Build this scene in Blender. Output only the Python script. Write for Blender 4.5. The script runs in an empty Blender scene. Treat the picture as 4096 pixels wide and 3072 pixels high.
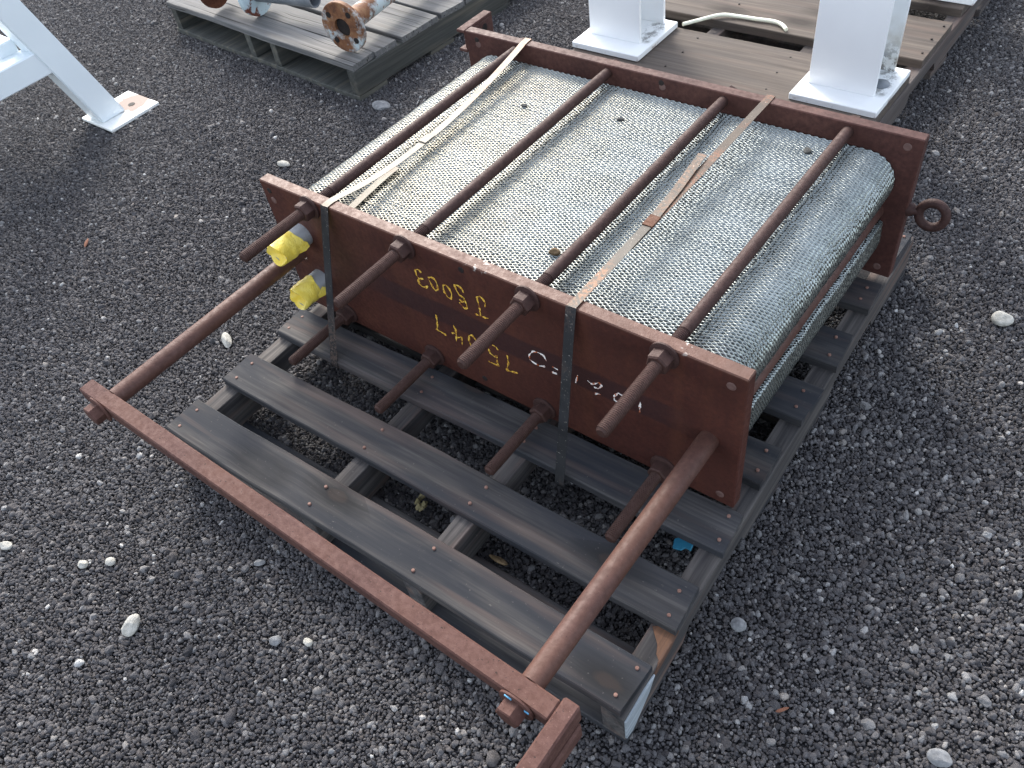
import bpy, bmesh, math, random
import numpy as np
from mathutils import Vector, Matrix
from math import sin, cos, pi, radians as RAD

random.seed(7)
S = bpy.context.scene
COL = S.collection
G = 0.13                                  # pallet decks stand this high above the gravel; all z below are measured from the deck

# ------------------------------------------------------------------ camera, sky, sun, exposure
cd = bpy.data.cameras.new("camera")
cam = bpy.data.objects.new("camera", cd)
COL.objects.link(cam)
cd.sensor_width = 36.0
cd.lens = 3370.5 / 4096 * 36.0
cd.clip_start = 0.05
cd.clip_end = 400
Rx = [[0.79112051, 0.59893646, -0.12411064], [0.38269243, -0.64296453, -0.66343283], [-0.47715285, 0.47735912, -0.73787088]]
cam.matrix_world = Matrix(((Rx[0][0], -Rx[1][0], -Rx[2][0], 1.47742612),
                           (Rx[0][1], -Rx[1][1], -Rx[2][1], -0.82901013),
                           (Rx[0][2], -Rx[1][2], -Rx[2][2], 1.33649176 + G),
                           (0, 0, 0, 1)))
S.camera = cam

SUN_TO = Vector((-0.62, 0.50, 0.62)).normalized()      # direction towards the sun
SUN_EL = math.asin(SUN_TO.z)
w = bpy.data.worlds.new("World")
S.world = w
w.use_nodes = True
wt = w.node_tree
wt.nodes.clear()
sky = wt.nodes.new("ShaderNodeTexSky")
sky.sky_type = 'NISHITA'
sky.sun_disc = False
sky.sun_elevation = SUN_EL
sky.sun_rotation = math.atan2(SUN_TO.x, SUN_TO.y)
sky.air_density = 1.0
sky.dust_density = 2.5
sky.ozone_density = 1.0
bg = wt.nodes.new("ShaderNodeBackground")
bg.inputs["Strength"].default_value = 0.15
wo = wt.nodes.new("ShaderNodeOutputWorld")
veil = wt.nodes.new("ShaderNodeHueSaturation")       # thin high cloud greys the blue
veil.inputs["Saturation"].default_value = 0.52
wt.links.new(sky.outputs[0], veil.inputs["Color"])
wt.links.new(veil.outputs[0], bg.inputs[0])
wt.links.new(bg.outputs[0], wo.inputs[0])

sl = bpy.data.lights.new("sun", 'SUN')
sl.energy = 1.0
sl.angle = RAD(14)
sl.color = (1.0, 0.95, 0.86)
so = bpy.data.objects.new("sun", sl)
COL.objects.link(so)
so.location = (-3, 3, 6)
so.rotation_euler = (-SUN_TO).to_track_quat('-Z', 'Y').to_euler()

S.view_settings.view_transform = 'Standard'
S.view_settings.look = 'None'
S.view_settings.gamma = 1.0
S.view_settings.use_curve_mapping = False
S.view_settings.exposure = 1.8


# ------------------------------------------------------------------ material helpers
class NT:
    def __init__(s, name):
        s.m = bpy.data.materials.new(name)
        s.m.use_nodes = True
        s.t = s.m.node_tree
        s.t.nodes.clear()
        s.out = s.n("ShaderNodeOutputMaterial")
        s.b = s.n("ShaderNodeBsdfPrincipled")
        s.t.links.new(s.b.outputs[0], s.out.inputs[0])
        s.tc = s.n("ShaderNodeTexCoord").outputs["Object"]

    def n(s, kind):
        return s.t.nodes.new(kind)

    def put(s, v, sock):
        if isinstance(v, bpy.types.NodeSocket):
            s.t.links.new(v, sock)
        elif v is not None:
            if isinstance(v, (tuple, list)) and len(v) == 3 and sock.type == 'RGBA':
                v = (*v, 1)
            sock.default_value = v

    def noise(s, scale, detail=4, rough=0.55, vec=None, dist=0.0):
        x = s.n("ShaderNodeTexNoise")
        s.put(vec if vec is not None else s.tc, x.inputs["Vector"])
        x.inputs["Scale"].default_value = scale
        x.inputs["Detail"].default_value = detail
        x.inputs["Roughness"].default_value = rough
        x.inputs["Distortion"].default_value = dist
        return x.outputs["Fac"]

    def voro(s, scale, vec=None, out="Distance", rnd=1.0):
        x = s.n("ShaderNodeTexVoronoi")
        s.put(vec if vec is not None else s.tc, x.inputs["Vector"])
        x.inputs["Scale"].default_value = scale
        x.inputs["Randomness"].default_value = rnd
        return x.outputs[out]

    def scale(s, sc, vec=None, loc=None):
        x = s.n("ShaderNodeMapping")
        s.put(vec if vec is not None else s.tc, x.inputs["Vector"])
        x.inputs["Scale"].default_value = sc
        if loc is not None:
            s.put(loc, x.inputs["Location"])
        return x.outputs[0]

    def ramp(s, fac, stops):
        x = s.n("ShaderNodeValToRGB")
        e = x.color_ramp.elements
        while len(e) < len(stops):
            e.new(0.5)
        for k, (p, c) in enumerate(stops):
            e[k].position = p
            e[k].color = (c, c, c, 1) if not isinstance(c, (tuple, list)) else (*c, 1)
        s.put(fac, x.inputs[0])
        return x.outputs[0]

    def mix(s, f, a, b, mode='MIX'):
        x = s.n("ShaderNodeMix")
        x.data_type = 'RGBA'
        x.blend_type = mode
        s.put(f, x.inputs[0])
        s.put(a, x.inputs[6])
        s.put(b, x.inputs[7])
        return x.outputs[2]

    def math(s, op, a, b=0.0, c=None):
        x = s.n("ShaderNodeMath")
        x.operation = op
        s.put(a, x.inputs[0])
        s.put(b, x.inputs[1])
        if c is not None:
            s.put(c, x.inputs[2])
        return x.outputs[0]

    def xyz(s, vec=None):
        x = s.n("ShaderNodeSeparateXYZ")
        s.put(vec if vec is not None else s.tc, x.inputs[0])
        return x.outputs

    def band(s, v, lo0, lo1, hi1, hi0):
        a = s.n("ShaderNodeMapRange")
        a.interpolation_type = 'SMOOTHSTEP'
        s.put(v, a.inputs[0])
        a.inputs[1].default_value = lo0
        a.inputs[2].default_value = lo1
        b = s.n("ShaderNodeMapRange")
        b.interpolation_type = 'SMOOTHSTEP'
        s.put(v, b.inputs[0])
        b.inputs[1].default_value = hi1
        b.inputs[2].default_value = hi0
        b.inputs[3].default_value = 1
        b.inputs[4].default_value = 0
        return s.math('MULTIPLY', a.outputs[0], b.outputs[0])

    def rnd(s):
        return s.n("ShaderNodeObjectInfo").outputs["Random"]

    def bump(s, h, strength=0.3, dist=0.002):
        x = s.n("ShaderNodeBump")
        x.inputs["Strength"].default_value = strength
        x.inputs["Distance"].default_value = dist
        s.put(h, x.inputs["Height"])
        s.t.links.new(x.outputs[0], s.b.inputs["Normal"])

    def set(s, col=None, rough=None, metal=None, spec=None):
        s.put(col, s.b.inputs["Base Color"])
        s.put(rough, s.b.inputs["Roughness"])
        s.put(metal, s.b.inputs["Metallic"])
        s.put(spec, s.b.inputs["Specular IOR Level"])
        return s.m


def rust(name, dark, mid, light, rough=0.6, spec=0.4, marks_and_edge_light=False, pit=0.5, chips=0.0):
    k = NT(name)
    a = k.noise(7, 6, 0.6)
    f = k.noise(95, 5, 0.65)
    c = k.ramp(a, [(0.3, dark), (0.52, mid), (0.75, light)])
    c = k.mix(k.ramp(f, [(0.35, 0.55), (0.65, 0.0)]), c, tuple(x * 0.55 for x in dark))
    c = k.mix(k.ramp(k.noise(2.6, 5, 0.65), [(0.48, 0.0), (0.7, 0.4)]), c, (dark[0] * 1.9, dark[1] * 2.1, dark[2] * 1.7))
    sp = k.noise(330, 2, 0.5)
    c = k.mix(k.ramp(sp, [(0.68, 0.0), (0.74, pit * 0.6)]), c, tuple(min(1, x * 1.7 + 0.02) for x in light))
    c = k.mix(k.ramp(k.noise(210, 2, 0.5), [(0.25, pit), (0.33, 0.0)]), c, (0.012, 0.008, 0.007))
    z = k.xyz()
    if marks_and_edge_light:
        drip = k.noise(1.0, 4, 0.6, k.scale((22, 22, 2.5)))
        c = k.mix(k.ramp(drip, [(0.5, 0.0), (0.85, 0.3)]), c, (0.16, 0.06, 0.03))
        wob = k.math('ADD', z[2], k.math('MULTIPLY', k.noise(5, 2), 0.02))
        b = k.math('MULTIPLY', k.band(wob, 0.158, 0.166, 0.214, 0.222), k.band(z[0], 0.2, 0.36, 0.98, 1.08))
        c = k.mix(k.math('MULTIPLY', b, 0.7), c, (0.026, 0.012, 0.013))  # darker band across the middle of the face
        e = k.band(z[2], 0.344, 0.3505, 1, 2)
        c = k.mix(k.math('MULTIPLY', e, 0.35), c, (0.17, 0.09, 0.062))  # top edge paled: brightness from the sky put into the colour
        ch = k.math('MULTIPLY', k.ramp(k.noise(70, 3, 0.6), [(0.56, 0.0), (0.6, 1.0)]),
                    k.math('MULTIPLY', k.ramp(k.noise(5.5, 1), [(0.6, 0.0), (0.68, 1.0)]), k.band(z[2], 0.34, 0.35, 1, 2)))
        c = k.mix(ch, c, (0.8, 0.78, 0.72))
    if chips:
        c = k.mix(k.ramp(k.noise(26, 4, 0.6), [(0.66, 0.0), (0.72, chips)]), c, (0.75, 0.7, 0.66))
    k.bump(k.math('ADD', f, k.math('MULTIPLY', sp, 0.6)), 0.35, 0.0015)
    r = k.ramp(f, [(0.3, min(1, rough + 0.15)), (0.7, rough - 0.08)])
    return k.set(c, r, 0.0, spec)


M = {}
M['plate'] = rust('rusted_plate_steel', (0.045, 0.0145, 0.011), (0.072, 0.023, 0.0165), (0.108, 0.038, 0.024), 0.52, 0.3, marks_and_edge_light=True)
M['rear_plate'] = rust('rusted_rear_plate_steel', (0.050, 0.020, 0.017), (0.078, 0.032, 0.026), (0.115, 0.052, 0.040), 0.58, 0.25)
M['bar'] = rust('red_primer_bar', (0.066, 0.029, 0.024), (0.090, 0.042, 0.035), (0.122, 0.064, 0.053), 0.68, 0.25, pit=0.8)
M['guide'] = rust('red_primer_round_bar', (0.064, 0.026, 0.019), (0.086, 0.039, 0.030), (0.116, 0.060, 0.049), 0.58, 0.35, pit=0.4)
M['rod'] = rust('rusted_rod_steel', (0.034, 0.0155, 0.013), (0.052, 0.024, 0.020), (0.076, 0.038, 0.031), 0.64, 0.28)
M['flange'] = rust('orange_rust', (0.06, 0.022, 0.015), (0.12, 0.042, 0.022), (0.2, 0.08, 0.035), 0.8, 0.2)


def wood(name, lo, mid, hi, warm, axis=0, knots=True, crack=0.7, blue=0.5, warmth=0.4):
    k = NT(name)
    r = k.rnd()
    cb = k.n("ShaderNodeCombineXYZ")
    k.put(k.math('MULTIPLY', r, 31.0), cb.inputs[0])
    k.put(k.math('MULTIPLY', r, 17.0), cb.inputs[1])
    k.put(k.math('MULTIPLY', r, 53.0), cb.inputs[2])
    add = k.n("ShaderNodeVectorMath")
    add.operation = 'ADD'
    k.put(k.tc, add.inputs[0])
    k.put(cb.outputs[0], add.inputs[1])
    v = add.outputs[0]
    # knots bend the grain
    kn = None
    sc_k = (3.4, 8.0, 3.0) if axis == 0 else (8.0, 3.4, 3.0)
    kv = k.scale(sc_k, v)
    vn = k.n("ShaderNodeTexVoronoi")
    vn.voronoi_dimensions = '2D'
    k.put(kv, vn.inputs["Vector"])
    vn.inputs["Scale"].default_value = 1.0
    # only some cells hold a knot
    few = k.ramp(k.xyz(vn.outputs["Color"])[0], [(0.36, 0.0), (0.38, 1.0)])
    wob = k.math('MULTIPLY', k.math('SUBTRACT', k.noise(26, 3, 0.6, v), 0.5), 0.09)
    kd = k.math('ADD', k.math('MAXIMUM', vn.outputs["Distance"], few), wob)
    long = (1.7, 52, 52) if axis == 0 else (52, 1.7, 52)
    bend = k.n("ShaderNodeVectorMath")
    bend.operation = 'ADD'
    k.put(v, bend.inputs[0])
    off = k.n("ShaderNodeCombineXYZ")
    bq = k.math('MULTIPLY', k.ramp(kd, [(0.0, 1.0), (0.30, 0.0)]), 0.008)
    k.put(bq, off.inputs[1 if axis == 0 else 0])
    k.put(off.outputs[0], bend.inputs[1])
    g1 = k.noise(1.0, 5, 0.6, k.scale(long, bend.outputs[0]))
    fine = tuple(x * 3.0 for x in long)
    g2 = k.noise(1.0, 3, 0.6, k.scale(fine, bend.outputs[0]))
    pat = k.noise(1.0, 3, 0.5, k.scale((3.4, 16, 9) if axis == 0 else (16, 3.4, 9), v), 0.6)
    c = k.ramp(g1, [(0.27, lo), (0.5, mid), (0.75, hi)])
    c = k.mix(k.ramp(g2, [(0.32, 0.5), (0.60, 0.0)]), c, tuple(x * 0.6 for x in lo))
    c = k.mix(k.ramp(pat, [(0.40, blue), (0.66, 0.0)]), c, tuple(a * b for a, b in zip(lo, (0.8, 0.92, 1.1))))
    c = k.mix(k.ramp(k.noise(1.0, 3, 0.5, k.scale((2, 30, 30) if axis == 0 else (30, 2, 30), v)), [(0.52, 0.0), (0.72, warmth)]), c, warm)
    if knots:
        kf = k.ramp(kd, [(0.07, 1.0), (0.11, 0.0)])
        ring = k.ramp(kd, [(0.0, 0.2), (0.1, 0.85), (0.2, 0.5), (0.36, 0.0)])
        c = k.mix(ring, c, tuple(x * 0.45 for x in lo))
        c = k.mix(k.math('MULTIPLY', kf, 0.75), c, tuple(x * 0.16 + 0.004 for x in warm))
    cr = k.noise(1.0, 2, 0.5, k.scale((1.1, 120, 120) if axis == 0 else (120, 1.1, 120), bend.outputs[0]))
    cm = k.ramp(cr, [(crack, 0.0), (crack + 0.03, 0.9)])
    c = k.mix(cm, c, (0.012, 0.011, 0.011))
    c = k.mix(k.ramp(k.noise(160, 2, 0.5, v), [(0.7, 0.0), (0.78, 0.5)]), c, hi)
    # every board weathers to its own tone
    tone = k.n("ShaderNodeHueSaturation")
    k.put(c, tone.inputs["Color"])
    k.put(k.math('ADD', k.math('MULTIPLY', r, 0.35), 0.82), tone.inputs["Value"])
    k.bump(k.math('SUBTRACT', k.math('ADD', g1, k.math('MULTIPLY', g2, 0.7)), cm), 0.32, 0.0018)
    return k.set(tone.outputs[0], 0.82, 0.0, 0.25)


gl, gm, gh, gw = (0.025, 0.025, 0.027), (0.062, 0.059, 0.058), (0.135, 0.124, 0.114), (0.145, 0.100, 0.082)
M['deck'] = wood('weathered_deck_wood', gl, gm, gh, gw, 0, True, 0.74, 0.85, 0.38)
M['bearer'] = wood('weathered_bearer_wood', gl, (0.088, 0.08, 0.076), (0.17, 0.155, 0.142), (0.17, 0.10, 0.075), 1, False, 0.7, 0.3, 0.5)
M['plank'] = wood('brown_grey_plank_wood', (0.060, 0.048, 0.040), (0.098, 0.080, 0.067), (0.14, 0.118, 0.099), (0.12, 0.083, 0.066), 0, True, 0.76, 0.3)
M['plank_bearer'] = wood('dark_bearer_wood', (0.05, 0.042, 0.04), (0.085, 0.072, 0.066), (0.13, 0.11, 0.10), (0.14, 0.08, 0.06), 1, False, 0.72, 0.3)
M['old'] = wood('old_grey_wood', (0.09, 0.089, 0.086), (0.15, 0.148, 0.144), (0.23, 0.227, 0.218), (0.17, 0.155, 0.137), 0, False, 0.64, 0.3)
M['old_bearer'] = wood('old_grey_bearer_wood', (0.045, 0.048, 0.042), (0.08, 0.08, 0.072), (0.12, 0.12, 0.105), (0.22, 0.19, 0.14), 1, False, 0.7, 0.3)
M['torn'] = wood('fresh_torn_wood', (0.07, 0.040, 0.03), (0.12, 0.066, 0.044), (0.20, 0.10, 0.05), (0.22, 0.09, 0.03), 1, False, 0.72, 0.0)

k = NT('worn_pale_timber')
c = k.ramp(k.noise(1.0, 4, 0.6, k.scale((60, 6, 60))), [(0.3, (0.16, 0.19, 0.21)), (0.6, (0.36, 0.40, 0.43))])
M['pale'] = k.set(c, 0.55, 0, 0.4)


def steel(name, a, b, rough, metal):
    k = NT(name)
    n = k.noise(14, 5, 0.6)
    f = k.noise(420, 2, 0.5)
    c = k.ramp(n, [(0.35, a), (0.65, b)])
    return k.set(c, k.ramp(f, [(0.3, rough - 0.08), (0.7, rough + 0.12)]), metal, 0.5)


k = NT('stainless_plate_edges')
x = k.xyz()
warmf = k.math('ADD', k.band(x[0], -1.0, -0.9, 0.25, 1.0), k.math('MULTIPLY', k.noise(5, 3), 0.25))
c = k.mix(k.math('MULTIPLY', warmf, 0.8), (0.34, 0.372, 0.36), (0.385, 0.36, 0.295))  # left end warmer: the sun's tint put into the edge colour
c = k.mix(k.ramp(k.noise(9, 4, 0.6), [(0.45, 0.0), (0.7, 0.35)]), c, (0.40, 0.45, 0.44))
c = k.mix(k.ramp(k.noise(160, 2, 0.5), [(0.64, 0.0), (0.7, 0.4)]), c, (0.35, 0.34, 0.30))
M['mesh'] = k.set(c, 0.30, 0.82, 0.5)
M['wall'] = steel('plate_side_walls', (0.17, 0.19, 0.184), (0.33, 0.36, 0.35), 0.22, 0.95)  # darker than the edges: shade inside the cells put into the colour
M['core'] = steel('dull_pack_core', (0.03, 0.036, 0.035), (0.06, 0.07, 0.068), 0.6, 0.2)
M['galv'] = steel('galvanised_pipe', (0.36, 0.38, 0.39), (0.52, 0.54, 0.55), 0.5, 0.55)
M['washer_grey'] = steel('grey_plug', (0.14, 0.16, 0.18), (0.24, 0.26, 0.28), 0.5, 0.3)


def strapmat(name, a, b, rustc, amt):
    k = NT(name)
    c = k.ramp(k.noise(18, 4, 0.6), [(0.35, a), (0.65, b)])
    big = k.ramp(k.noise(6, 2), [(0.45, 0.0), (0.62, 1.0)])
    c = k.mix(k.math('MULTIPLY', big, k.ramp(k.noise(150, 4, 0.7), [(0.46, 0.0), (0.52, amt)])), c, rustc)
    c = k.mix(k.ramp(k.noise(300, 2), [(0.66, 0), (0.74, 0.5)]), c, (0.6, 0.55, 0.48))
    return k.set(c, 0.55, 0.2, 0.4)


M['strap_pale'] = strapmat('pale_steel_strap', (0.14, 0.126, 0.104), (0.195, 0.179, 0.15), (0.24, 0.12, 0.07), 0.85)
M['strap_brown'] = strapmat('browned_steel_strap', (0.055, 0.048, 0.040), (0.084, 0.074, 0.062), (0.25, 0.12, 0.06), 0.6)
M['strap_rusty'] = strapmat('rusty_steel_strap', (0.045, 0.032, 0.022), (0.072, 0.052, 0.036), (0.2, 0.07, 0.03), 0.8)
M['strap_dark'] = strapmat('shaded_steel_strap', (0.012, 0.013, 0.015), (0.028, 0.029, 0.031), (0.11, 0.075, 0.06), 0.7)  # shade on the hanging front run put into the strap colour
M['seal'] = rust('orange_strap_seal', (0.07, 0.026, 0.014), (0.11, 0.043, 0.023), (0.16, 0.08, 0.05), 0.7, 0.3, chips=0.35)


def paint(name, base, rust_amt=0.0, dirt=0.0):
    k = NT(name)
    z = k.xyz()
    c = k.mix(k.ramp(k.noise(6, 4), [(0.4, 0.0), (0.8, 0.35)]), base, tuple(v * 0.86 for v in base))
    if rust_amt:
        m = k.math('MULTIPLY', k.ramp(k.noise(16, 5, 0.65), [(0.56, 0.0), (0.70, 1.0)]), k.band(z[2], -0.01, -0.005, 0.009, 0.015))
        c = k.mix(k.math('MULTIPLY', m, rust_amt), c, (0.16, 0.07, 0.03))
    if rust_amt:
        m = k.math('MULTIPLY', k.ramp(k.noise(38, 5, 0.7), [(0.46, 0.0), (0.6, 0.75)]), k.math('MULTIPLY', k.band(z[0], 0.80, 0.835, 0.868, 0.885), k.band(z[1], 1.39, 1.42, 1.53, 1.56)))
        c = k.mix(m, c, (0.09, 0.085, 0.075))
    if dirt:
        low = k.band(z[2], -1, -0.9, 0.03, 0.14)
        m = k.math('MULTIPLY', k.ramp(k.noise(60, 5, 0.7), [(0.47, 0.0), (0.56, 1.0)]), low)
        m = k.math('MULTIPLY', m, k.band(z[0], dirt, dirt + 0.012, 9, 10))
        c = k.mix(k.math('MULTIPLY', m, 0.85), c, (0.05, 0.045, 0.04))
        m2 = k.math('MULTIPLY', k.ramp(k.noise(11, 4, 0.6), [(0.4, 0.0), (0.75, 0.7)]), k.math('MULTIPLY', k.band(z[2], 0.0, 0.05, 0.12, 0.22), k.band(z[0], dirt, dirt + 0.012, 9, 10)))
        c = k.mix(m2, c, (0.42, 0.36, 0.26))
    k.bump(k.noise(120, 2), 0.08, 0.001)
    return k.set(c, 0.38, 0.0, 0.5)


M['white'] = paint('white_gloss_paint', (0.87, 0.885, 0.885))
M['white_base'] = paint('white_base_plate_paint', (0.80, 0.82, 0.82), 0.9)
M['white_dirty'] = paint('white_paint_with_dirt', (0.80, 0.82, 0.82), 0.0, 0.775)
M['white_frame'] = paint('white_frame_paint', (0.72, 0.78, 0.81))
k = NT('white_foot_with_rust')
v = k.n("ShaderNodeVectorMath")
v.operation = 'DISTANCE'
k.put(k.tc, v.inputs[0])
v.inputs[1].default_value = (-1.56, 0.505, -0.118)
d = k.math('ADD', v.outputs[1 if len(v.outputs) > 1 else 0], k.math('MULTIPLY', k.math('SUBTRACT', k.noise(22, 4, 0.6), 0.5), 0.07))
c = k.mix(k.ramp(d, [(0.055, 1.0), (0.082, 0.0)]), (0.8, 0.81, 0.78), (0.10, 0.045, 0.028))
M['white_foot'] = k.set(c, 0.5, 0, 0.4)

k = NT('flaking_pale_blue_paint')
m = k.ramp(k.noise(9, 5, 0.65), [(0.50, 0.0), (0.60, 1.0)])
m2 = k.ramp(k.noise(34, 5, 0.6), [(0.56, 0.0), (0.62, 0.9)])
c = k.ramp(k.noise(30, 5, 0.6), [(0.3, (0.075, 0.03, 0.018)), (0.5, (0.18, 0.078, 0.036)), (0.75, (0.30, 0.165, 0.08))])
c = k.mix(m, c, (0.44, 0.51, 0.52))
c = k.mix(m2, c, (0.22, 0.10, 0.045))
k.bump(k.noise(60, 4), 0.4, 0.002)
M['flake'] = k.set(c, 0.65, 0, 0.3)
k = NT('pale_blue_paint_over_rust')
c = k.mix(k.ramp(k.noise(15, 5, 0.6), [(0.47, 0.0), (0.51, 1.0)]), (0.45, 0.55, 0.58), (0.13, 0.04, 0.025))
M['blue_flake'] = k.set(c, 0.6, 0, 0.3)

k = NT('yellow_tape')
c = k.ramp(k.noise(16, 4, 0.6), [(0.3, (0.80, 0.54, 0.03)), (0.5, (0.86, 0.67, 0.10)), (0.75, (0.88, 0.75, 0.24))])
k.bump(k.noise(45, 4, 0.6, dist=1.5), 0.7, 0.004)
M['tape'] = k.set(c, 0.42, 0, 0.5)
k = NT('yellow_paint_marker')
c = k.ramp(k.noise(180, 3, 0.6), [(0.38, (0.22, 0.07, 0.025)), (0.5, (0.72, 0.42, 0.05)), (0.7, (0.80, 0.58, 0.12))])
M['chalk_yellow'] = k.set(c, 0.7, 0, 0.2)
k = NT('white_paint_marker')
c = k.ramp(k.noise(120, 3, 0.6), [(0.42, (0.40, 0.10, 0.03)), (0.54, (0.85, 0.80, 0.75)), (0.8, (0.9, 0.88, 0.84))])
M['chalk_white'] = k.set(c, 0.7, 0, 0.2)


def plain(name, a, b, rough=0.7, scale=40):
    k = NT(name)
    return k.set(k.ramp(k.noise(scale, 4, 0.6), [(0.35, a), (0.65, b)]), rough, 0, 0.3)


M['hole'] = plain('dark_hole', (0.01, 0.008, 0.008), (0.025, 0.018, 0.016))
M['plug'] = plain('worn_plug', (0.09, 0.05, 0.042), (0.15, 0.09, 0.078), 0.5)
M['nail'] = plain('rusty_nail', (0.14, 0.07, 0.055), (0.24, 0.14, 0.11), 0.6)
M['cable'] = plain('cream_cable', (0.74, 0.75, 0.60), (0.82, 0.83, 0.70), 0.45)
M['blue'] = plain('blue_plastic', (0.03, 0.22, 0.38), (0.05, 0.30, 0.48), 0.4)
M['bluepaint'] = plain('blue_paint_speck', (0.10, 0.33, 0.55), (0.14, 0.4, 0.6), 0.4)
M['leaf'] = plain('dry_yellow_scrap', (0.22, 0.19, 0.09), (0.36, 0.31, 0.17), 0.8)
M['bark'] = plain('orange_bark', (0.14, 0.055, 0.032), (0.22, 0.10, 0.06), 0.8)
M['soil'] = plain('brown_soil_clump', (0.09, 0.06, 0.03), (0.20, 0.14, 0.08), 0.9, 120)
M['dark_soil'] = plain('dark_clump', (0.035, 0.037, 0.036), (0.085, 0.085, 0.08), 0.9, 120)
k = NT('white_stone')
c = k.ramp(k.noise(60, 5, 0.6), [(0.3, (0.28, 0.27, 0.235)), (0.6, (0.46, 0.445, 0.40))])
k.bump(k.noise(90, 4), 0.5, 0.004)
M['stone'] = k.set(c, 0.85, 0, 0.2)
k = NT('grey_stone')
c = k.ramp(k.noise(70, 5, 0.6), [(0.3, (0.12, 0.123, 0.127)), (0.6, (0.23, 0.233, 0.237))])
k.bump(k.noise(90, 4), 0.5, 0.004)
M['grey_stone'] = k.set(c, 0.85, 0, 0.2)

k = NT('gravel_stones')
at = k.n("ShaderNodeAttribute")
at.attribute_type = 'INSTANCER'
at.attribute_name = 'tone'
at2 = k.n("ShaderNodeAttribute")
at2.attribute_type = 'INSTANCER'
at2.attribute_name = 'tint'
c = k.ramp(at.outputs["Fac"], [(0.0, (0.026, 0.025, 0.028)), (0.35, (0.056, 0.054, 0.058)), (0.7, (0.115, 0.112, 0.116)), (0.86, (0.22, 0.218, 0.218)), (1.0, (0.48, 0.48, 0.47))])
c = k.mix(k.math('MULTIPLY', at2.outputs["Fac"], 0.6), c, (1.0, 0.80, 0.62), 'MULTIPLY')
k.bump(k.noise(6.0, 3, 0.6), 0.4, 0.1)
M['gravel'] = k.set(c, 0.8, 0, 0.3)

k = NT('gravel_bed')
vc = k.voro(190, None, "Color")
vd = k.voro(190)
sx = k.xyz(vc)
c = k.ramp(sx[0], [(0.0, (0.045, 0.044, 0.048)), (0.7, (0.095, 0.092, 0.098)), (0.93, (0.14, 0.14, 0.14)), (1.0, (0.30, 0.30, 0.29))])
c = k.mix(k.ramp(vd, [(0.3, 0.0), (0.75, 0.7)]), c, (0.012, 0.012, 0.013))
k.bump(k.math('SUBTRACT', 1.0, vd), 1.0, 0.006)
M['bed'] = k.set(c, 0.9, 0, 0.2)


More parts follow.
